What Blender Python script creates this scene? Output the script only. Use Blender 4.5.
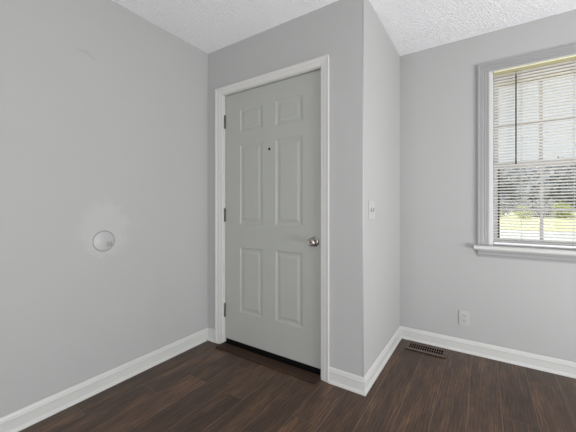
import bpy, bmesh, math, random
from mathutils import Vector, Matrix

for o in list(bpy.data.objects):
    bpy.data.objects.remove(o)
SC = bpy.context.scene
COL = SC.collection
random.seed(7)

# ---------------------------------------------------------------- camera
cam_d = bpy.data.cameras.new('camera')
cam = bpy.data.objects.new('camera', cam_d)
COL.objects.link(cam)
cam.location = (1.9725, -1.7578, 1.1257)
cam.rotation_euler = (math.radians(90), 0, math.radians(33.264))
cam_d.sensor_width = 36
cam_d.lens = 298.15 / 576 * 36
cam_d.shift_y = (207.63 - 216) / 576
cam_d.clip_start = 0.05
cam_d.clip_end = 400
SC.camera = cam

# ---------------------------------------------------------------- sky, sun, lights, exposure
world = bpy.data.worlds.new('world')
SC.world = world
world.use_nodes = True
nt = world.node_tree
nt.nodes.clear()
wo = nt.nodes.new('ShaderNodeOutputWorld')
bg = nt.nodes.new('ShaderNodeBackground')
tc = nt.nodes.new('ShaderNodeTexCoord')
sp = nt.nodes.new('ShaderNodeSeparateXYZ')
rp = nt.nodes.new('ShaderNodeValToRGB')
rp.color_ramp.elements[0].position = 0.0
rp.color_ramp.elements[0].color = (0.95, 0.97, 1.0, 1)
rp.color_ramp.elements[1].position = 0.7
rp.color_ramp.elements[1].color = (0.72, 0.83, 1.0, 1)
nt.links.new(tc.outputs['Generated'], sp.inputs[0])
nt.links.new(sp.outputs['Z'], rp.inputs['Fac'])
nt.links.new(rp.outputs['Color'], bg.inputs['Color'])
bg.inputs['Strength'].default_value = 0.95
nt.links.new(bg.outputs[0], wo.inputs['Surface'])

sun_d = bpy.data.lights.new('sun', 'SUN')
sun_d.energy = 5.0
sun_d.color = (1.0, 0.95, 0.86)
sun_d.angle = math.radians(1.0)
sun = bpy.data.objects.new('sun', sun_d)
COL.objects.link(sun)
sun.rotation_euler = (math.radians(34), 0, math.radians(-50))   # high, from behind the house


def area(name, loc, rot, sx, sy, power, color=(1, 1, 1)):
    d = bpy.data.lights.new(name, 'AREA')
    d.shape = 'RECTANGLE'
    d.size, d.size_y = sx, sy
    d.energy = power
    d.color = color
    o = bpy.data.objects.new(name, d)
    COL.objects.link(o)
    o.location = loc
    o.rotation_euler = [math.radians(a) for a in rot]
    return o


# unseen fill lights added at the openings in the walls out of view
# (two of them tilted upward to brighten the ceiling)
area('fill_right', (4.50, -0.75, 0.50), (0, 138, 0), 0.9, 1.8, 140, (0.985, 0.99, 1.0))
area('fill_rear', (1.9, -5.0, 0.80), (87, 0, 0), 2.8, 1.0, 66, (0.985, 0.985, 1.0))
area('fill_rear_upward', (1.3, -4.9, 0.40), (150, 0, 0), 2.0, 0.7, 34, (0.985, 0.985, 1.0))

SC.view_settings.view_transform = 'Standard'
SC.view_settings.look = 'None'
SC.view_settings.gamma = 1
SC.view_settings.use_curve_mapping = False
SC.view_settings.exposure = 0.0
SC.cycles.max_bounces = 10
SC.cycles.diffuse_bounces = 8
SC.cycles.sample_clamp_indirect = 6
SC.cycles.use_denoising = True

# ================================================================ constants of the room
H = 2.44              # ceiling
XB = 1.3656           # outer corner between the door wall and the return wall
YC = 0.9399           # window wall
XR = 4.6              # right wall
YR = -5.1             # rear wall


# ================================================================ materials
def srgb(r, g, b):
    def f(c):
        c /= 255
        return c / 12.92 if c <= 0.04045 else ((c + 0.055) / 1.055) ** 2.4
    return (f(r), f(g), f(b), 1)


class Mat:
    def __init__(self, name, color, rough=0.6, metal=0.0, spec=0.5):
        self.m = bpy.data.materials.new(name)
        self.m.use_nodes = True
        self.t = self.m.node_tree
        self.b = self.t.nodes['Principled BSDF']
        self.b.inputs['Base Color'].default_value = color
        self.b.inputs['Roughness'].default_value = rough
        self.b.inputs['Metallic'].default_value = metal
        self.b.inputs['Specular IOR Level'].default_value = spec

    def n(self, kind, **kw):
        n = self.t.nodes.new(kind)
        for k, v in kw.items():
            if k in n.inputs:
                n.inputs[k].default_value = v
            else:
                setattr(n, k, v)
        return n

    def l(self, a, b):
        self.t.links.new(a, b)

    def pos(self):
        if not hasattr(self, '_p'):
            self._p = self.n('ShaderNodeNewGeometry').outputs['Position']
        return self._p

    def noise(self, scale, detail=4, rough=0.5, vec=None):
        n = self.n('ShaderNodeTexNoise', Scale=scale, Detail=detail, Roughness=rough)
        self.l(vec if vec is not None else self.pos(), n.inputs['Vector'])
        return n.outputs['Fac']

    def ramp(self, fac, stops):
        r = self.n('ShaderNodeValToRGB')
        e = r.color_ramp.elements
        while len(e) < len(stops):
            e.new(0.5)
        for el, (p, c) in zip(e, stops):
            el.position = p
            el.color = c
        self.l(fac, r.inputs['Fac'])
        return r.outputs['Color']

    def mix(self, fac, a, b, blend='MIX'):
        x = self.n('ShaderNodeMix', data_type='RGBA', blend_type=blend)
        for sock, v in ((x.inputs[0], fac), (x.inputs[6], a), (x.inputs[7], b)):
            if hasattr(v, 'is_linked'):
                self.l(v, sock)
            else:
                sock.default_value = v
        return x.outputs[2]

    def math(self, op, a, b=None, clamp=False):
        x = self.n('ShaderNodeMath', operation=op, use_clamp=clamp)
        for i, v in enumerate((a, b)):
            if v is None:
                continue
            if hasattr(v, 'is_linked'):
                self.l(v, x.inputs[i])
            else:
                x.inputs[i].default_value = v
        return x.outputs[0]

    def bump(self, h, strength, dist=0.01):
        b = self.n('ShaderNodeBump', Strength=strength, Distance=dist)
        self.l(h, b.inputs['Height'])
        self.l(b.outputs['Normal'], self.b.inputs['Normal'])

    def color(self, sock):
        self.l(sock, self.b.inputs['Base Color'])


def simple(name, col, rough=0.5, metal=0.0, var=0.03, scale=9, spec=0.5):
    M = Mat(name, col, rough, metal, spec)
    c2 = tuple(max(0, v * (1 - var * 2)) for v in col[:3]) + (1,)
    M.color(M.mix(M.noise(scale), col, c2))
    return M.m


WALL_C = srgb(166, 166, 165)


def wall_material(name, patch=False):
    M = Mat(name, WALL_C, 0.62, 0, 0.35)
    lo = tuple(v * 0.965 for v in WALL_C[:3]) + (1,)
    c = M.mix(M.noise(1.3, 3), WALL_C, lo)
    if patch:      # roller strokes, a touched-up paint patch round the bumper and two thin scuffs
        s = M.n('ShaderNodeSeparateXYZ')
        M.l(M.pos(), s.inputs[0])
        y, z = s.outputs['Y'], s.outputs['Z']
        wob = M.math('MULTIPLY', M.math('SUBTRACT', M.noise(14, 3), 0.5), 0.22)
        dy = M.math('DIVIDE', M.math('ADD', M.math('SUBTRACT', y, -0.83), wob), 0.15)
        dz = M.math('DIVIDE', M.math('ADD', M.math('SUBTRACT', z, 0.985), wob), 0.19)
        d = M.math('SQRT', M.math('ADD', M.math('MULTIPLY', dy, dy), M.math('MULTIPLY', dz, dz)))
        m = M.n('ShaderNodeMapRange')
        m.inputs['From Min'].default_value = 1.05
        m.inputs['From Max'].default_value = 0.75
        M.l(d, m.inputs['Value'])
        f = M.math('MULTIPLY', m.outputs[0], 0.3)
        c = M.mix(f, c, srgb(183, 183, 182))
        for (y0, z0, sl, ln) in ((-0.955, 2.045, -0.10, 0.030), (-0.905, 2.030, -0.35, 0.022), (-0.930, 2.052, -0.02, 0.02)):
            u = M.math('SUBTRACT', y, y0)
            v = M.math('SUBTRACT', M.math('SUBTRACT', z, z0), M.math('MULTIPLY', u, sl))
            a = M.math('LESS_THAN', M.math('ABSOLUTE', u), ln)
            b = M.math('LESS_THAN', M.math('ABSOLUTE', v), 0.0022)
            c = M.mix(M.math('MULTIPLY', M.math('MULTIPLY', a, b), 0.35), c, srgb(120, 118, 116))
    M.color(c)
    M.bump(M.noise(260, 2), 0.05, 0.002)
    return M.m


MW = wall_material('wall_paint')
MWL = wall_material('wall_paint_touched_up', True)

M = Mat('ceiling_popcorn', srgb(246, 246, 248), 0.9, 0, 0.1)
n1 = M.noise(95, 3, 0.6)
n2 = M.noise(42, 2, 0.5)
h = M.math('ADD', M.ramp(n1, [(0.42, (0, 0, 0, 1)), (0.66, (1, 1, 1, 1))]), M.math('MULTIPLY', n2, 0.6))
M.bump(h, 0.75, 0.012)
MCEIL = M.m

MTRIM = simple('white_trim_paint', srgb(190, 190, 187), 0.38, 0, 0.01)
MCASE = simple('shaded_casing_grey', srgb(144, 144, 144), 0.4, 0, 0.01)  # trim colour darkened to carry the shade round the window
MDOOR = simple('grey_door_paint', srgb(157, 159, 154), 0.42, 0, 0.012, 4)
MPLATE = simple('white_plastic', srgb(174, 174, 172), 0.35, 0, 0.01)
MDISC = simple('painted_plastic_disc', srgb(167, 167, 166), 0.45, 0, 0.01)
MVINYL = simple('white_vinyl', srgb(236, 237, 238), 0.4, 0, 0.01)
MNICKEL = simple('satin_nickel', srgb(170, 164, 156), 0.28, 1.0, 0.03)
MHINGE = simple('dark_aged_steel', srgb(96, 93, 88), 0.45, 0.4, 0.06)
MBLACK = simple('black_rubber', srgb(12, 11, 11), 0.8, 0, 0.1, 9, 0.1)
MSLOT = simple('dark_slot', srgb(74, 72, 70), 0.7, 0, 0.1)
MREG = simple('brown_painted_steel', srgb(92, 76, 66), 0.42, 0.2, 0.05, 30)
MVOID = simple('duct_shade_black', srgb(10, 8, 7), 1.0, 0, 0.1, 9, 0.0)
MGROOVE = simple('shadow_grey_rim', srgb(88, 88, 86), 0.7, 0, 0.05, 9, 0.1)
MCATCH = simple('grey_catch', srgb(142, 142, 140), 0.5, 0, 0.02)
MSASH = simple('shaded_sash_white', srgb(190, 190, 192), 0.45, 0, 0.02)  # white greyed: shade on the backlit sashes put into the colour
MSTOP = simple('white_stop_paint', srgb(196, 196, 195), 0.4, 0, 0.01)
MWAND = simple('dark_wand_plastic', srgb(34, 33, 30), 0.3, 0, 0.05)
MCORD = simple('blind_cord', srgb(196, 194, 190), 0.8, 0, 0.03)
MLIP = simple('pale_yellow_enamel', srgb(236, 234, 196), 0.4, 0, 0.02)
MHEAD = simple('cream_enamel', srgb(158, 152, 118), 0.4, 0, 0.02)
MEAVE = simple('eave_soffit_paint', srgb(220, 208, 160), 0.7, 0, 0.04)
MEXT = simple('exterior_siding', srgb(206, 202, 192), 0.7, 0, 0.04)
MROAD = simple('pale_concrete', srgb(206, 204, 200), 0.9, 0, 0.08, 2)
MBARK = simple('bark', srgb(84, 74, 66), 0.9, 0, 0.15, 12)

# translucent slats
M = Mat('blind_slat_vinyl', srgb(233, 231, 227), 0.42, 0, 0.4)
tr = M.n('ShaderNodeBsdfTranslucent')
tr.inputs['Color'].default_value = srgb(238, 235, 227)
mx = M.n('ShaderNodeMixShader')
mx.inputs[0].default_value = 0.5
out = M.t.nodes['Material Output']
M.l(M.b.outputs[0], mx.inputs[1])
M.l(tr.outputs[0], mx.inputs[2])
M.l(mx.outputs[0], out.inputs['Surface'])
MSLAT = M.m

# window glass: clear, lets the daylight straight through
M = Mat('window_glass', (1, 1, 1, 1), 0.0)
tb = M.n('ShaderNodeBsdfTransparent')
tb.inputs['Color'].default_value = (0.94, 0.96, 0.96, 1)
gl = M.n('ShaderNodeBsdfGlossy', Roughness=0.02)
fr = M.n('ShaderNodeFresnel', IOR=1.3)
mx = M.n('ShaderNodeMixShader')
M.l(fr.outputs[0], mx.inputs[0])
M.l(tb.outputs[0], mx.inputs[1])
M.l(gl.outputs[0], mx.inputs[2])
M.l(mx.outputs[0], M.t.nodes['Material Output'].inputs['Surface'])
MGLASS = M.m


def leaf_material(name, a, b):
    M = Mat(name, a, 0.6, 0, 0.3)
    M.color(M.mix(M.noise(0.9, 4), a, b))
    tr = M.n('ShaderNodeBsdfTranslucent')
    tr.inputs['Color'].default_value = b
    mx = M.n('ShaderNodeMixShader')
    mx.inputs[0].default_value = 0.3
    M.l(M.b.outputs[0], mx.inputs[1])
    M.l(tr.outputs[0], mx.inputs[2])
    M.l(mx.outputs[0], M.t.nodes['Material Output'].inputs['Surface'])
    return M.m


ML1 = leaf_material('hazed_leaves', srgb(146, 149, 156), srgb(172, 175, 182))  # distance haze mixed into the leaf colour
ML2 = leaf_material('yellow_green_leaves', srgb(150, 160, 84), srgb(196, 200, 120))

M = Mat('dry_lawn', srgb(196, 190, 120), 0.9, 0, 0.1)
M.color(M.ramp(M.noise(0.8, 5, 0.65), [(0.3, srgb(172, 174, 124)), (0.5, srgb(212, 208, 160)), (0.7, srgb(230, 228, 206))]))
M.bump(M.noise(30, 3), 0.4, 0.03)
MLAWN = M.m

# dark walnut laminate: planks are faces of the floor mesh, each with its own random number
M = Mat('walnut_laminate', srgb(70, 56, 48), 0.38, 0, 0.32)
at = M.n('ShaderNodeAttribute', attribute_name='plank')
at.attribute_type = 'GEOMETRY'
rnd = at.outputs['Fac']
cmb = M.n('ShaderNodeCombineXYZ')
M.l(M.math('MULTIPLY', rnd, 37.0), cmb.inputs['X'])
M.l(M.math('MULTIPLY', rnd, 91.0), cmb.inputs['Y'])
M.l(M.math('MULTIPLY', rnd, 13.0), cmb.inputs['Z'])
va = M.n('ShaderNodeVectorMath', operation='ADD')
M.l(M.pos(), va.inputs[0])
M.l(cmb.outputs[0], va.inputs[1])


def stretched(M, vec, sx, sy):
    mp = M.n('ShaderNodeMapping')
    mp.inputs['Scale'].default_value = (sx, sy, 1)
    M.l(vec, mp.inputs['Vector'])
    return mp.outputs[0]


g_fine = M.noise(1.0, 6, 0.65, stretched(M, va.outputs[0], 170, 9))
g_broad = M.noise(1.0, 4, 0.55, stretched(M, va.outputs[0], 14, 2.6))
wv = M.n('ShaderNodeTexWave', wave_type='BANDS', bands_direction='X')
wv.inputs['Scale'].default_value = 5.0
wv.inputs['Distortion'].default_value = 11.0
wv.inputs['Detail'].default_value = 3.0
wv.inputs['Detail Scale'].default_value = 0.6
M.l(stretched(M, va.outputs[0], 3.6, 0.6), wv.inputs['Vector'])
base = M.ramp(g_broad, [(0.28, srgb(70, 55, 46)), (0.5, srgb(90, 70, 57)), (0.72, srgb(122, 93, 70))])
c = M.mix(M.math('MULTIPLY', wv.outputs['Fac'], 0.5), base, srgb(58, 46, 39))
c = M.mix(M.ramp(g_fine, [(0.36, (0.75, 0.75, 0.75, 1)), (0.56, (0, 0, 0, 1))]), c, srgb(46, 36, 31))
val = M.math('ADD', M.math('MULTIPLY', rnd, 0.42), 0.80)
hs = M.n('ShaderNodeHueSaturation')
M.l(val, hs.inputs['Value'])
M.l(c, hs.inputs['Color'])
M.color(hs.outputs['Color'])
M.bump(g_fine, 0.12, 0.002)
MFLOOR = M.m
MSEAM = simple('plank_seam_worn_edge', srgb(124, 107, 92), 0.6, 0, 0.1, 20)

M = Mat('walnut_threshold', srgb(70, 46, 36), 0.5, 0, 0.2)
gr = M.noise(1.0, 5, 0.6, stretched(M, M.pos(), 4, 90))
M.color(M.ramp(gr, [(0.3, srgb(38, 26, 20)), (0.7, srgb(64, 46, 36))]))
MTHRESH = M.m


# ================================================================ mesh helpers
class MB:
    """collects shapes, then links them as ONE mesh object"""
    def __init__(self):
        self.bm = bmesh.new()

    def face(self, pts, mi=0, smooth=False):
        f = self.bm.faces.new([self.bm.verts.new(p) for p in pts])
        f.material_index = mi
        f.smooth = smooth
        return f

    def box(self, x0, y0, z0, x1, y1, z1, bev=0.0, mi=0, seg=2):
        r = bmesh.ops.create_cube(self.bm, size=1)
        vs = r['verts']
        for v in vs:
            v.co = Vector(((x0 + x1) / 2 + v.co.x * (x1 - x0), (y0 + y1) / 2 + v.co.y * (y1 - y0), (z0 + z1) / 2 + v.co.z * (z1 - z0)))
        fs = set(f for v in vs for f in v.link_faces)
        for f in fs:
            f.material_index = mi
        if bev:
            es = list(set(e for v in vs for e in v.link_edges))
            bmesh.ops.bevel(self.bm, geom=es, offset=bev, segments=seg, affect='EDGES', profile=0.5)
        return self

    def tube(self, pts, r, n=10, mi=0, cap=True, smooth=True):
        pts = [Vector(p) for p in pts]
        rs = r if isinstance(r, (list, tuple)) else [r] * len(pts)
        rings = []
        for i, p in enumerate(pts):
            d = (pts[min(i + 1, len(pts) - 1)] - pts[max(i - 1, 0)]).normalized()
            a = Vector((0, 0, 1)) if abs(d.z) < 0.9 else Vector((1, 0, 0))
            u = d.cross(a).normalized()
            w = d.cross(u).normalized()
            rings.append([self.bm.verts.new(p + (u * math.cos(t) + w * math.sin(t)) * rs[i]) for t in [2 * math.pi * k / n for k in range(n)]])
        for a, b in zip(rings, rings[1:]):
            for k in range(n):
                f = self.bm.faces.new((a[k], a[(k + 1) % n], b[(k + 1) % n], b[k]))
                f.smooth = smooth
                f.material_index = mi
        if cap:
            for rg in (rings[0][::-1], rings[-1]):
                f = self.bm.faces.new(rg)
                f.material_index = mi
        return self

    def lathe(self, prof, origin, axis, n=32, smooth=True):
        """prof: list of (radius, distance along axis)"""
        o = Vector(origin)
        d = Vector(axis).normalized()
        a = Vector((0, 0, 1)) if abs(d.z) < 0.9 else Vector((1, 0, 0))
        u = d.cross(a).normalized()
        w = d.cross(u).normalized()
        rings = []
        for r, s in prof:
            if r < 1e-6:
                rings.append([self.bm.verts.new(o + d * s)])
            else:
                rings.append([self.bm.verts.new(o + d * s + (u * math.cos(t) + w * math.sin(t)) * r) for t in [2 * math.pi * k / n for k in range(n)]])
        for a_, b_ in zip(rings, rings[1:]):
            for k in range(n):
                k2 = (k + 1) % n
                if len(a_) == 1 and len(b_) == 1:
                    continue
                if len(a_) == 1:
                    q = (a_[0], b_[k2], b_[k])
                elif len(b_) == 1:
                    q = (a_[k], a_[k2], b_[0])
                else:
                    q = (a_[k], a_[k2], b_[k2], b_[k])
                f = self.bm.faces.new(q)
                f.smooth = smooth
        return self

    def prism(self, poly, z0, z1):
        """plan polygon (x, y) raised from z0 to z1"""
        lo = [self.bm.verts.new((x, y, z0)) for x, y in poly]
        hi = [self.bm.verts.new((x, y, z1)) for x, y in poly]
        n = len(poly)
        for i in range(n):
            self.bm.faces.new((lo[i], lo[(i + 1) % n], hi[(i + 1) % n], hi[i]))
        self.bm.faces.new(lo[::-1])
        self.bm.faces.new(hi)
        return self

    def sweep(self, prof, path, side, up, closed_prof=True):
        """prof: (off, h) points; path: list of (point, side-dir at the point incl. mitre, up-dir at the point incl. mitre)"""
        rings = [[self.bm.verts.new(Vector(p) + Vector(s) * a + Vector(u) * b) for a, b in prof] for p, s, u in path]
        n = len(prof)
        for r0, r1 in zip(rings, rings[1:]):
            for k in range(n):
                self.bm.faces.new((r0[k], r0[(k + 1) % n], r1[(k + 1) % n], r1[k]))
        self.bm.faces.new(rings[0][::-1])
        self.bm.faces.new(rings[-1])
        return self

    def build(self, name, mats, parent=None, bevel=0, smooth_angle=None):
        bmesh.ops.recalc_face_normals(self.bm, faces=self.bm.faces)
        me = bpy.data.meshes.new(name)
        self.bm.to_mesh(me)
        self.bm.free()
        for m in (mats if isinstance(mats, (list, tuple)) else [mats]):
            me.materials.append(m)
        o = bpy.data.objects.new(name, me)
        COL.objects.link(o)
        if parent is not None:
            o.parent = parent
            o.matrix_parent_inverse = parent.matrix_world.inverted()
        return o


def empty(name, loc):
    o = bpy.data.objects.new(name, None)
    COL.objects.link(o)
    o.location = loc
    o.empty_display_size = 0.1
    o.matrix_world = Matrix.Translation(loc)
    return o


def tag(o, label, cat, group=None, kind=None):
    o['label'] = label
    o['category'] = cat
    if group:
        o['group'] = group
    if kind:
        o['kind'] = kind
    return o


def struct(o, label, cat):
    return tag(o, label, cat, kind='structure')


# ================================================================ floor
bm = MB()
lay = bm.bm.faces.layers.float.new('plank')
PW = 0.158
GAP = 0.0015
x = 0.95 - PW * 8
rng = random.Random(21)
while x < XR + 0.2:
    L = 1.2
    y = YR - 0.1 - rng.random() * L
    while y < 1.1:
        xa, xb, ya, yb = max(x, -0.1), min(x + PW, XR + 0.1), max(y, YR - 0.1), min(y + L, 1.06)
        if xb > xa + 0.01 and yb > ya + 0.01:
            f = bm.face([(xa + GAP, ya + 0.0007, 0), (xb - GAP, ya + 0.0007, 0), (xb - GAP, yb - 0.0007, 0), (xa + GAP, yb - 0.0007, 0)])
            f[lay] = rng.random()
        y += L
    x += PW
bm.box(-0.1, YR - 0.1, -0.10, XR + 0.1, 1.06, -0.0008, mi=1)
floor = bm.build('floor', [MFLOOR, MSEAM])
struct(floor, 'dark walnut laminate plank floor running toward the window wall', 'floor')

# ================================================================ ceiling
ceil = MB().box(-0.12, YR - 0.12, H, XR + 0.12, YC + 0.14, H + 0.15).build('ceiling', MCEIL)
struct(ceil, 'white popcorn textured ceiling', 'ceiling')

# ================================================================ walls
DX0, DX1, DZ = 0.186, 1.077, 2.048        # inner faces of the door jambs
JT = 0.018
struct(MB().box(-0.12, YR - 0.12, 0, 0, 0.12, H).build('wall_left', MWL), 'plain grey wall at the left with a round bumper on it', 'wall')

r = 0.007
arc = [(XB - r + r * math.sin(t), r - r * math.cos(t)) for t in [math.pi / 2 * k / 6 for k in range(7)]]
bm = MB()
bm.box(0, 0, 0, DX0 - JT, 0.12, H)
bm.box(DX0 - JT, 0, DZ + JT, DX1 + JT, 0.12, H)
bm.prism([(DX1 + JT, 0)] + arc + [(XB, 0.12), (DX1 + JT, 0.12)], 0, H)
w = bm.build('wall_front', MW)
for p in w.data.polygons:
    p.use_smooth = 0.05 < abs(p.normal.x) < 0.998 and abs(p.normal.z) < 0.1
struct(w, 'grey wall with the entry door in it', 'wall')
struct(MB().box(XB - 0.12, 0.12, 0, XB, YC, H).build('wall_return', MW), 'short bright grey wall between the door wall and the window wall', 'wall')

WX0, WX1, WZ0, WZ1 = 2.004, 2.634, 0.838, 2.152   # rough opening of the window
WT = 0.14
bm = MB()
bm.box(XB - 0.12, YC, 0, WX0, YC + WT, H)
bm.box(WX1, YC, 0, XR, YC + WT, H)
bm.box(WX0, YC, 0, WX1, YC + WT, WZ0)
bm.box(WX0, YC, WZ1, WX1, YC + WT, H)
struct(bm.build('wall_window', MW), 'grey wall with the window in it', 'wall')
# the two walls out of view, each with an opening added for the fill lights
bm = MB()
bm.box(XR, YR, 0, XR + 0.12, -2.85, H).box(XR, -0.15, 0, XR + 0.12, YC + WT, H)
bm.box(XR, -2.85, 2.25, XR + 0.12, -0.15, H).box(XR, -2.85, 0, XR + 0.12, -0.15, 0.25)
struct(bm.build('wall_right', MW), 'grey wall out of view at the right', 'wall')
bm = MB()
bm.box(0, YR - 0.12, 0, 0.45, YR, H).box(3.35, YR - 0.12, 0, XR + 0.12, YR, H)
bm.box(0.45, YR - 0.12, 0, 3.35, YR, 0.45).box(0.45, YR - 0.12, 2.25, 3.35, YR, H)
struct(bm.build('wall_rear', MW), 'grey wall out of view behind the viewer', 'wall')

# ================================================================ baseboards (cap moulding and shoe)
BP = [(0, 0), (0.018, 0), (0.018, 0.006), (0.0165, 0.013), (0.013, 0.019), (0.0095, 0.022), (0.0095, 0.066), (0.012, 0.069),
      (0.012, 0.074), (0.009, 0.078), (0.0085, 0.086), (0.006, 0.094), (0.003, 0.099), (0, 0.1)]


def baseboard(name, p0, p1, nrm, m0, m1, label):
    """m: +1 inside corner (cut back), -1 outside corner (run past), 0 square"""
    d = (Vector(p1) - Vector(p0)).normalized()
    nv = Vector(nrm)
    path = [(p0, nv + d * m0, (0, 0, 1)), (p1, nv - d * m1, (0, 0, 1))]
    o = MB().sweep(BP, path, None, None).build(name, MTRIM)
    return struct(o, label, 'baseboard')


CL0, CR1 = 0.102, 1.139      # outer edges of the door casing
baseboard('baseboard_left', (0, YR, 0), (0, 0, 0), (1, 0, 0), 0, 1, 'white baseboard along the left wall')
baseboard('baseboard_corner', (0, 0, 0), (CL0, 0, 0), (0, -1, 0), 1, 0, 'short white baseboard left of the door casing')
baseboard('baseboard_front', (CR1, 0, 0), (XB, 0, 0), (0, -1, 0), 0, -1, 'short white baseboard right of the door casing')
baseboard('baseboard_return', (XB, 0, 0), (XB, YC, 0), (1, 0, 0), -1, 1, 'white baseboard along the short return wall')
baseboard('baseboard_window', (XB, YC, 0), (XR, YC, 0), (0, -1, 0), 1, 0, 'white baseboard under the window')

# ================================================================ door frame
CP = [(0, 0), (0.008, 0), (0.0095, 0.006), (0.0095, 0.018), (0.012, 0.023), (0.012, 0.040), (0.015, 0.045), (0.0165, 0.052), (0.0165, 0.057), (0, 0.057)]


def scaled(prof, w):
    k = w / 0.057
    return [(a, b * k) for a, b in prof]


fr_ = empty('trim_1', (0.64, 0, 0))
struct(fr_, 'white painted frame around the entry door', 'door frame')
ci0, ci1, ciz = DX0 - 0.005, DX1 + 0.005, DZ + 0.005
wl = ci0 - CL0
wr = CR1 - ci1
wt = 0.057
# one casing mesh, mitred at both top corners
bm = MB()
kl = wl / 0.057
kt = wt / 0.057
kr = wr / 0.057
path = [((ci0, 0, 0), (0, -1, 0), (-kl, 0, 0)), ((ci0, 0, ciz), (0, -1, 0), (-kl, 0, kt)), ((ci1, 0, ciz), (0, -1, 0), (kr, 0, kt)), ((ci1, 0, 0), (0, -1, 0), (kr, 0, 0))]
bm.sweep(CP, path, None, None)
bm.build('casing', MTRIM, fr_)
bm = MB()
bm.box(DX0 - JT, 0, 0, DX0, 0.12, DZ + JT)
bm.box(DX1, 0, 0, DX1 + JT, 0.12, DZ + JT)
bm.box(DX0, 0, DZ, DX1, 0.12, DZ + JT)
bm.box(DX0, 0.068, 0, DX0 + 0.012, 0.105, DZ)
bm.box(DX1 - 0.012, 0.068, 0, DX1, 0.105, DZ)
bm.box(DX0 + 0.012, 0.068, DZ - 0.012, DX1 - 0.012, 0.105, DZ)
bm.build('jamb', MTRIM, fr_)

# ================================================================ the six-panel door
DY = 0.020                     # room-side face
dl, dr, dt, db = DX0 + 0.003, DX1 - 0.003, DZ - 0.004, 0.052
door = MB()
XS = [(0.349, 0.577), (0.697, 0.926)]
ZS = [(0.292, 0.811), (0.997, 1.625), (1.727, 1.912)]
xs = [dl, XS[0][0], XS[0][1], XS[1][0], XS[1][1], dr]
zs = [db, ZS[0][0], ZS[0][1], ZS[1][0], ZS[1][1], ZS[2][0], ZS[2][1], dt]
RING = [(0.0, 0.0), (0.004, 0.0022), (0.012, 0.0048), (0.017, 0.0052), (0.028, 0.0052), (0.044, 0.0016)]
for i in range(5):
    for j in range(7):
        a, b, c0, d0 = xs[i], xs[i + 1], zs[j], zs[j + 1]
        if i in (1, 3) and j in (1, 3, 5):
            prev = None
            for ins, dep in RING:
                ring = [(a + ins, DY + dep, c0 + ins), (b - ins, DY + dep, c0 + ins), (b - ins, DY + dep, d0 - ins), (a + ins, DY + dep, d0 - ins)]
                if prev:
                    for k in range(4):
                        door.face([prev[k], prev[(k + 1) % 4], ring[(k + 1) % 4], ring[k]])
                prev = ring
            door.face(prev)
        else:
            door.face([(a, DY, c0), (b, DY, c0), (b, DY, d0), (a, DY, d0)])
YB = DY + 0.044
door.face([(dl, YB, db), (dl, YB, dt), (dr, YB, dt), (dr, YB, db)])
door.face([(dl, DY, db), (dl, YB, db), (dr, YB, db), (dr, DY, db)])
door.face([(dl, DY, dt), (dl, YB, dt), (dr, YB, dt), (dr, DY, dt)])
door.face([(dl, DY, db), (dl, YB, db), (dl, YB, dt), (dl, DY, dt)])
door.face([(dr, DY, db), (dr, YB, db), (dr, YB, dt), (dr, DY, dt)])
bmesh.ops.remove_doubles(door.bm, verts=door.bm.verts, dist=1e-5)
door = door.build('door_1', MDOOR)
struct(door, 'closed grey six-panel entry door with a round knob', 'door')

KX, KZ = 1.022, 0.896
ros = MB().lathe([(0.0335, 0), (0.0335, 0.003), (0.030, 0.008), (0.022, 0.011), (0.012, 0.012)], (KX, DY, KZ), (0, -1, 0), 36).build('rosette', MNICKEL, door)
ros['label'] = 'round satin nickel rosette behind the knob'
knob = MB().lathe([(0.012, 0.010), (0.011, 0.024), (0.013, 0.029), (0.021, 0.033), (0.0265, 0.040), (0.0275, 0.047), (0.0265, 0.055), (0.022, 0.061), (0.0155, 0.0645), (0.0145, 0.0635), (0.013, 0.063), (0, 0.064)], (KX, DY, KZ), (0, -1, 0), 36).build('door_knob', MNICKEL, door)
knob['label'] = 'round satin nickel door knob'
lock = MB().lathe([(0.0065, 0.0635), (0.0065, 0.0665), (0, 0.067)], (KX, DY, KZ), (0, -1, 0), 16).build('lock_button', MHINGE, knob)
pe = MB().lathe([(0.0095, 0), (0.0095, 0.002), (0.0075, 0.0035), (0.005, 0.0035), (0.0045, 0.001), (0, 0.001)], (0.641, DY, 1.562), (0, -1, 0), 20).build('peephole', MBLACK, door)
pe['label'] = 'small dark peephole'
for zc in (0.283, 1.066, 1.832):
    hg = MB()
    hx, hy = DX0 + 0.002, 0.0115
    for k in range(5):
        hg.tube([(hx, hy, zc - 0.052 + k * 0.0208 + 0.0006), (hx, hy, zc - 0.052 + (k + 1) * 0.0208 - 0.0006)], 0.0076, 14)
    hg.tube([(hx, hy, zc - 0.057), (hx, hy, zc + 0.057)], [0.0045, 0.0045], 12)
    hg.box(DX0 - 0.0004, hy, zc - 0.052, DX0 + 0.0016, 0.045, zc + 0.052)
    hg = hg.build('hinge', MHINGE, door)
    hg['label'] = 'dark metal hinge'
sw = MB()
sw.box(dl + 0.002, DY + 0.004, db - 0.010, dr - 0.002, YB - 0.004, db, 0.001)
for k in range(3):
    sw.box(dl + 0.003, DY + 0.008 + k * 0.010, db - 0.030, dr - 0.003, DY + 0.011 + k * 0.010, db - 0.009)
sw.build('door_sweep', MBLACK, door)['label'] = 'black rubber sweep under the door'

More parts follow.
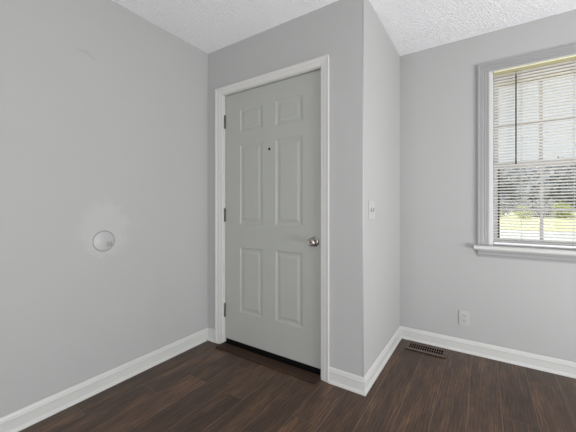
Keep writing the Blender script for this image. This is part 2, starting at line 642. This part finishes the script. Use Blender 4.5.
# sill under the door and the wooden reducer strip in front of it
sill = MB().box(DX0, 0.004, 0.0, DX1, 0.12, 0.020, 0.002).build('trim_2', MBLACK)
struct(sill, 'dark sill under the entry door', 'sill')
prof = [(-0.0765, 0.0), (-0.0775, 0.007), (-0.075, 0.0115), (-0.058, 0.0155), (-0.012, 0.0185), (0.003, 0.0185), (0.003, 0.0)]
bm = MB()
A = [bm.bm.verts.new((0.176, y, z)) for y, z in prof]
B = [bm.bm.verts.new((1.078, y, z)) for y, z in prof]
n = len(prof)
# the strip is notched round the casings: its wall end stops 17 mm short of the wall plane outside the jambs
for i in range(n):
    bm.bm.faces.new((A[i], A[(i + 1) % n], B[(i + 1) % n], B[i]))
bm.bm.faces.new(A)
bm.bm.faces.new(B[::-1])
for v in bm.bm.verts:
    if v.co.y > -0.02:
        v.co.x = min(max(v.co.x, DX0 + 0.001), DX1 - 0.001)
th = bm.build('threshold', MTHRESH)
tag(th, 'dark reddish brown wooden threshold strip on the floor before the door', 'threshold')

# ================================================================ window
win = empty('window_1', (2.319, YC, WZ0))
struct(win, 'white double-hung window with divided panes behind a blind', 'window')
JI0, JI1, JZ = 2.008, 2.630, 2.142
WCP = [(0, 0), (0.007, 0), (0.009, 0.005), (0.009, 0.013), (0.0065, 0.016), (0.011, 0.021), (0.011, 0.031), (0.009, 0.034), (0.0135, 0.040),
       (0.0135, 0.052), (0.012, 0.055), (0.017, 0.060), (0.018, 0.068), (0.018, 0.072), (0, 0.072)]
ST = 0.842
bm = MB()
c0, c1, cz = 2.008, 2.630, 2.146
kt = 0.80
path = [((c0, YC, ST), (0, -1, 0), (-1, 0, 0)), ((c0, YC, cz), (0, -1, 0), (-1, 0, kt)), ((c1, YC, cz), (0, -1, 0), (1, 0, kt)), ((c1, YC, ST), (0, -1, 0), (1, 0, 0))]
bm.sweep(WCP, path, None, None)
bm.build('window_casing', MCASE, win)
bm = MB()
bm.box(WX0, YC, WZ0, JI0, YC + WT, WZ1)
bm.box(JI1, YC, WZ0, WX1, YC + WT, WZ1)
bm.box(JI0, YC, JZ, JI1, YC + WT, WZ1)
bm.build('window_jamb', MTRIM, win)
bm = MB()       # vinyl frame and stops
F0, F1 = JI0 + 0.026, JI1 - 0.026
bm.box(JI0, YC + 0.052, ST, F0, YC + WT, JZ, 0.002)
bm.box(F1, YC + 0.052, ST, JI1, YC + WT, JZ, 0.002)
bm.box(F0, YC + 0.052, JZ - 0.02, F1, YC + WT, JZ, 0.002)
bm.box(F0, YC + 0.058, ST, F1, YC + WT + 0.02, ST + 0.012, 0.002)
bm.build('window_frame', MVINYL, win)
bm = MB()
bm.box(JI0, YC + 0.004, ST, F0 - 0.0015, YC + 0.0518, JZ, 0.002)
bm.box(F1 + 0.0015, YC + 0.004, ST, JI1, YC + 0.0518, JZ, 0.002)
bm.build('window_stop', MSTOP, win)['label'] = 'bright white stop beside the blind'
bm = MB()       # stool with horns and a rounded nose
nose = [(YC - 0.036, 0.810), (YC - 0.042, 0.814), (YC - 0.045, 0.821), (YC - 0.045, 0.830), (YC - 0.042, 0.838), (YC - 0.036, ST)]
sx0, sx1 = 1.910, 2.728
lo = [bm.bm.verts.new((sx0, y, z)) for y, z in nose + [(YC, ST), (YC, 0.810)]]
hi = [bm.bm.verts.new((sx1, y, z)) for y, z in nose + [(YC, ST), (YC, 0.810)]]
for i in range(8):
    bm.bm.faces.new((lo[i], lo[(i + 1) % 8], hi[(i + 1) % 8], hi[i]))
bm.bm.faces.new(lo)
bm.bm.faces.new(hi[::-1])
bm.box(WX0 + 0.001, YC - 0.002, 0.8385, WX1 - 0.001, YC + 0.058, ST - 0.0003)
bm.build('window_sill', MTRIM, win)
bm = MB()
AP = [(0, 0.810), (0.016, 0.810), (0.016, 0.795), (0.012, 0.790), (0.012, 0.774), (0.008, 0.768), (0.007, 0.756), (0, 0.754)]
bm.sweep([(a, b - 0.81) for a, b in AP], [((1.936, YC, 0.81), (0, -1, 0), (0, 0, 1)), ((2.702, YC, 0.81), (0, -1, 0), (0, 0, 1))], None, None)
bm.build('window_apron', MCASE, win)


def sash(name, y0, y1, z0, z1, zm, bot, top, st=0.034):
    s = MB()
    s.box(F0, y0, z0, F0 + st, y1, z1, 0.002)
    s.box(F1 - st, y0, z0, F1, y1, z1, 0.002)
    s.box(F0 + st, y0, z0, F1 - st, y1, z0 + bot, 0.002)
    s.box(F0 + st, y0, z1 - top, F1 - st, y1, z1, 0.002)
    s = s.build(name, MSASH, win)
    ym = (y0 + y1) / 2
    g = MB().box(F0 + st - 0.003, ym - 0.002, z0 + bot - 0.003, F1 - st + 0.003, ym + 0.002, z1 - top + 0.003).build('glass', MGLASS, s)
    xm = (F0 + F1) / 2
    m = MB()
    m.box(xm - 0.010, ym - 0.008, z0 + bot, xm + 0.010, ym + 0.008, z1 - top, 0.002)
    m.box(F0 + st, ym - 0.0075, zm - 0.010, xm - 0.010, ym + 0.0075, zm + 0.010, 0.002)
    m.box(xm + 0.010, ym - 0.0075, zm - 0.010, F1 - st, ym + 0.0075, zm + 0.010, 0.002)
    m.build('muntin', MSASH, s)
    if name == 'upper_sash':
        return s
    k = MB()  # dark strip along each side of the pane
    for xg in (F0 + st - 0.005, F1 - st - 0.006):
        k.box(xg, y0 - 0.0015, z0 + bot, xg + 0.011, y0 + 0.004, z1 - top)
    k.build('edge_strip', MBLACK, s)['label'] = 'dark strip at the pane edge'
    return s


sash('lower_sash', YC + 0.064, YC + 0.092, ST + 0.0125, 1.470, 1.112, 0.038, 0.046)
sash('upper_sash', YC + 0.096, YC + 0.124, 1.424, JZ - 0.021, 1.752, 0.050, 0.034)

# ================================================================ mini-blind
bl = empty('window_blind', (2.319, YC + 0.028, JZ))
tag(bl, 'white horizontal mini blind hanging inside the window frame, slats open', 'blind')
BX0, BX1, BY = 2.036, 2.602, YC + 0.028
hr = MB()
hr.box(BX0, BY - 0.0125, JZ - 0.027, BX1, BY + 0.0125, JZ - 0.001, 0.0015)
hr = hr.build('headrail', MHEAD, bl)  # yellowish cream over the whole rail
hr['label'] = 'yellowish cream metal headrail'
MB().box(BX0, BY - 0.0150, JZ - 0.007, BX1, BY - 0.0124, JZ - 0.0005, 0.0008).build('rail_lip', MLIP, hr)['label'] = 'pale yellow lip along the headrail top'
sl = MB()
TILT = math.radians(-19)
z = JZ - 0.036
ZBOT = 0.864
NS = 58
pitch = (z - (ZBOT + 0.012)) / (NS - 1)
xc0, xc1 = BX0 + 0.002, BX1 - 0.002
for i in range(NS):
    zc = z - i * pitch
    tilt = TILT + math.radians(rng.uniform(-1.2, 1.2))
    dz = rng.uniform(-0.0006, 0.0006)
    pr = []
    for k in range(7):
        t = (k / 6 - 0.5) * 0.025
        crown = 0.0022 * (1 - (2 * t / 0.025) ** 2)
        pr.append((t * math.cos(tilt) - crown * math.sin(tilt), t * math.sin(tilt) + crown * math.cos(tilt)))
    a = [sl.bm.verts.new((xc0, BY + y, zc + zz)) for y, zz in pr]
    b = [sl.bm.verts.new((xc1, BY + y, zc + zz + dz)) for y, zz in pr]
    for k in range(6):
        f = sl.bm.faces.new((a[k], a[k + 1], b[k + 1], b[k]))
        f.smooth = True
sl = sl.build('slats', MSLAT, bl)
MB().box(BX0 + 0.001, BY - 0.0125, ZBOT - 0.009, BX1 - 0.001, BY + 0.0125, ZBOT + 0.003, 0.002).build('bottom_rail', MVINYL, bl)
for cx in (2.200, 2.478):
    c = MB()
    for dy in (-0.0135, 0.0135):
        c.tube([(cx, BY + dy, JZ - 0.026), (cx, BY + dy, ZBOT)], 0.0007, 6)
    c.tube([(cx + 0.006, BY, JZ - 0.026), (cx + 0.006, BY, ZBOT)], 0.0007, 6)
    for i in range(NS):
        zc = z - i * pitch - 0.0012
        c.tube([(cx, BY - 0.0125, zc - 0.0022), (cx, BY + 0.0125, zc + 0.0022)], 0.0005, 4)
    c.build('ladder_cord', MCORD, bl)
wd = MB()
wd.tube([(2.168, BY - 0.022, JZ - 0.052), (2.168, BY - 0.0225, 1.463)], 0.0045, 6, smooth=False)
wd.tube([(2.168, BY - 0.0225, 1.463), (2.168, BY - 0.0225, 1.441)], [0.0052, 0.0045], 10)
wd.tube([(2.168, BY - 0.010, JZ - 0.018), (2.168, BY - 0.020, JZ - 0.022), (2.168, BY - 0.022, JZ - 0.034), (2.168, BY - 0.022, JZ - 0.053)], 0.0016, 8)
wd.build('tilt_wand', MWAND, bl)['label'] = 'dark slim tilt wand'

# ================================================================ round wall bumper where the door knob meets the left wall
bp = MB()
cy, cz = -0.836, 0.918
bp.lathe([(0.0655, 0), (0.0655, 0.0012), (0.0640, 0.0016), (0.0632, 0.0003), (0.0618, 0.0003), (0.0610, 0.0026), (0.0600, 0.0030), (0, 0.0030)], (0.0, cy, cz), (1, 0, 0), 56)
bp = bp.build('wall_bumper', MDISC)
tag(bp, 'round wall-coloured door bumper disc on the left wall', 'wall bumper')
cat = MB()
cat.box(0.0025, -0.822, 0.882, 0.0052, -0.790, 0.912, 0.0012)
cat.box(0.0050, -0.816, 0.888, 0.0068, -0.796, 0.906, 0.0008)
ri = MB()  # dark ring standing in for the gap shadow round the disc
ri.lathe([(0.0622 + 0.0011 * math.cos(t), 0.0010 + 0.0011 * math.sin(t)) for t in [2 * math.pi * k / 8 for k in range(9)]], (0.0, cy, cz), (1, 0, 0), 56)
ri.build('rim', MGROOVE, bp)['label'] = 'thin dark ring painted as the gap shadow round the disc'
cat.build('bumper_catch', MCATCH, bp)['label'] = 'small square catch low on the disc'

# ================================================================ double light switch on the return wall
y0, y1, z0, z1 = 0.090, 0.208, 1.050, 1.170
s = MB()
s.box(XB, y0, z0, XB + 0.006, y1, z1, 0.0025, seg=3)
s = s.build('light_switch', MPLATE)
tag(s, 'white double toggle light switch plate on the short return wall', 'light switch')
ym = (y0 + y1) / 2
zm = (z0 + z1) / 2
for k in (-1, 1):
    yc = ym + k * 0.023
    MB().box(XB + 0.0055, yc - 0.0055, zm - 0.0125, XB + 0.0066, yc + 0.0055, zm + 0.0125).build('toggle_slot', MSLOT, s)['label'] = 'dark slot around a toggle'
    t = MB()
    t.box(XB + 0.004, yc - 0.004, zm - 0.004, XB + 0.018, yc + 0.004, zm + 0.005, 0.0012)
    bmesh.ops.rotate(t.bm, cent=(XB, yc, zm), matrix=Matrix.Rotation(math.radians(25 if k < 0 else -25), 3, 'Y'), verts=t.bm.verts)
    t.build('toggle', MPLATE, s)
    for q in (-1, 1):
        MB().lathe([(0.0033, 0.0045), (0.0033, 0.0064), (0.0022, 0.0072), (0, 0.0073)], (XB, yc, zm + q * 0.030), (1, 0, 0), 12).build('screw', MPLATE, s)

# ================================================================ duplex outlet under the window wall
x0, x1, z0, z1 = 1.812, 1.884, 0.208, 0.322
s = MB()
s.box(x0, YC - 0.006, z0, x1, YC, z1, 0.0025, seg=3)
s = s.build('power_outlet', MPLATE)
tag(s, 'white duplex power outlet low on the window wall', 'power outlet')
xm, zm = (x0 + x1) / 2, (z0 + z1) / 2
for k in (-1, 1):
    zc = zm + k * 0.0195
    rec = MB()
    pts = []
    for t in range(28):
        a = 2 * math.pi * t / 28
        pts.append((0.0172 * math.cos(a), max(-0.0142, min(0.0142, 0.0172 * math.sin(a)))))
    fr0 = [rec.bm.verts.new((xm + a, YC - 0.0055, zc + b)) for a, b in pts]
    fr1 = [rec.bm.verts.new((xm + a * 0.96, YC - 0.0085, zc + b * 0.96)) for a, b in pts]
    for i in range(28):
        rec.bm.faces.new((fr0[i], fr0[(i + 1) % 28], fr1[(i + 1) % 28], fr1[i]))
    rec.bm.faces.new(fr1)
    rec.bm.faces.new(fr0[::-1])
    rec = rec.build('receptacle', MPLATE, s)
    sl_ = MB()
    sl_.box(xm - 0.0075, YC - 0.0088, zc - 0.001, xm - 0.0053, YC - 0.0080, zc + 0.008)
    sl_.box(xm + 0.0053, YC - 0.0088, zc - 0.001, xm + 0.0075, YC - 0.0080, zc + 0.007)
    sl_.tube([(xm, YC - 0.0088, zc - 0.007), (xm, YC - 0.0080, zc - 0.007)], 0.0026, 12)
    sl_.build('slots', MSLOT, rec)['label'] = 'dark plug slots'
MB().lathe([(0.0033, 0.0045), (0.0033, 0.0064), (0.0022, 0.0072), (0, 0.0073)], (xm, YC, zm), (0, -1, 0), 12).build('screw', MPLATE, s)

# ================================================================ floor register
rx0, rx1, ry0, ry1 = 1.446, 1.742, 0.742, 0.872
rg = MB()
zt = 0.0085
gx0, gx1, gy0, gy1 = rx0 + 0.020, rx1 - 0.030, ry0 + 0.036, ry1 - 0.014
rim = [(rx0, ry0, rx1, gy0), (rx0, gy1, rx1, ry1), (rx0, gy0, gx0, gy1), (gx1, gy0, rx1, gy1)]
for (a, b, c_, d_) in rim:
    rg.box(a, b, 0.0045, c_, d_, zt)
rg = rg.build('floor_register', MREG)
tag(rg, 'brown metal floor register in the corner under the window', 'floor register')
bv = rg.modifiers.new('bevel', 'BEVEL')
bv.width = 0.0015
bv.segments = 2
MB().box(rx0 + 0.004, ry0 + 0.004, 0.0002, rx1 - 0.004, ry1 - 0.004, 0.0046).build('duct_shade', MVOID, rg)  # black box stands for shade in the duct and front gap
gri = MB()
nb = 15
for i in range(nb + 1):
    xx = gx0 + (gx1 - gx0) * i / nb
    gri.box(xx - 0.0016, gy0, 0.0047, xx + 0.0022, gy1, zt - 0.0006)
gri.box(gx0, (gy0 + gy1) / 2 - 0.003, 0.0047, gx1, (gy0 + gy1) / 2 + 0.003, zt - 0.0004)
gri.build('grille', MREG, rg)
MB().box(gx1 + 0.010, gy0 + 0.012, zt - 0.001, gx1 + 0.016, gy0 + 0.040, zt + 0.006, 0.001).build('damper_lever', MREG, rg)

# ================================================================ outdoors
GZ = -0.30
g = MB()
g.face([(-70, YC + 0.4, GZ), (60, YC + 0.4, GZ), (60, 130, GZ), (-70, 130, GZ)])
g = g.build('ground_lawn', MLAWN)
struct(g, 'sunlit yellow green lawn seen through the blind', 'lawn')
rd = MB().box(-70, 12.5, GZ, 60, 21.5, GZ + 0.03).build('ground_road', MROAD)
struct(rd, 'pale road across the lawn outside the window', 'road')
pt = MB().box(-3, YC + 0.4, GZ, 9, 8.2, GZ + 0.05).build('ground_bounce_slab', MROAD)  # slab below the view, added to throw light up onto the slats
struct(pt, 'unseen pale slab added outside to bounce light onto the blind', 'bounce slab')
ev = MB()
ev.box(-0.5, YC + WT, 2.40, XR + 0.6, YC + WT + 0.75, 2.46)
ev.box(-0.5, YC + WT + 0.73, 2.30, XR + 0.6, YC + WT + 0.78, 2.50)
ev.box(-0.5, YR - 0.6, H + 0.15, XR + 0.6, YC + WT + 0.78, H + 0.22)
struct(ev.build('roof_eave', MEAVE), 'cream painted eave outside above the window', 'eave')


def tree(name, loc, hgt, rad, leafm, label, group, n=1500, trunk_h=None, lsize=0.38):
    rr = random.Random(hash((round(loc[0] * 10), round(loc[1] * 10))) & 0xffff)
    root = empty(name, loc)
    tag(root, label, 'tree' if 'tree' in name else 'shrub', group)
    th_ = trunk_h or hgt * 0.3
    X, Y, Z = loc
    tb_ = MB()
    tb_.tube([(X, Y, Z), (X + 0.1, Y, Z + th_ * 0.5), (X, Y + 0.1, Z + th_), (X + 0.1, Y, Z + hgt * 0.75)],
             [hgt * 0.032, hgt * 0.024, hgt * 0.02, hgt * 0.008], 10)
    for k in range(5):
        a = k * 1.3 + rr.random()
        s0 = Vector((X, Y, Z + th_ * (0.8 + 0.12 * k)))
        e0 = s0 + Vector((math.cos(a), math.sin(a), 0.9)) * rad * 0.6
        tb_.tube([s0, (s0 + e0) / 2 + Vector((0, 0, 0.1)), e0], [hgt * 0.012, hgt * 0.008, hgt * 0.003], 7)
    tb_.build('trunk', MBARK, root)
    cr = MB()
    blobs = []
    for k in range(9):
        a = rr.random() * 6.28
        q = rad * 0.62 * math.sqrt(rr.random())
        hz = th_ + (hgt - th_) * (0.18 + 0.7 * rr.random())
        blobs.append((Vector((X + q * math.cos(a), Y + q * math.sin(a), Z + hz)), rad * (0.38 + 0.22 * rr.random())))
    for i in range(n):
        c_, br = blobs[i % 9]
        d = Vector((rr.gauss(0, 1), rr.gauss(0, 1), rr.gauss(0, 0.85))).normalized()
        p = c_ + d * br * (0.55 + 0.5 * rr.random())
        if p.z < Z + 0.08:
            continue
        u = Vector((rr.gauss(0, 1), rr.gauss(0, 1), rr.gauss(0, 1))).normalized()
        v = u.cross(d)
        if v.length < 0.1:
            continue
        v.normalize()
        sz = lsize * (0.6 + 0.8 * rr.random())
        f = cr.bm.faces.new([cr.bm.verts.new(p + w_) for w_ in (-u * sz, v * sz * 0.45, u * sz, -v * sz * 0.45)])
    cr.build('foliage', leafm, root)
    return root


TR = [(-0.4, 57, 6.9, 4.5), (8.9, 58, 7.2, 4.5), (18.2, 57, 6.8, 4.5), (5.0, 68, 8.2, 4.6), (14.5, 69, 8.7, 4.6)]
TL = ['haze-tinted front row tree, cut by the window left edge', 'haze-tinted front row tree behind the window middle bar',
      'haze-tinted front row tree, cut by the right edge of the picture',       'taller back row tree showing left of the window middle bar', 'taller back row tree showing right of the window middle bar']
for (tx, ty, hh, rr_), lb in zip(TR, TL):
    tree('roadside_tree', (tx, ty, GZ), hh, rr_, ML1, lb, 'trees across the road', 3600, trunk_h=0.8, lsize=0.6)
for (sx, sy, sh, sr), lb in zip([(6.0, 44, 1.5, 1.2), (10.0, 46, 1.7, 1.4), (3.2, 45, 1.3, 1.0)],
                                ['yellow green shrub beyond the road, in the middle of the three', 'widest yellow green shrub beyond the road, rightmost of the three', 'smallest yellow green shrub beyond the road, leftmost of the three']):
    tree('roadside_shrub', (sx, sy, GZ), sh, sr, ML2, lb, 'shrubs beyond the road', 500, 0.25, 0.16)
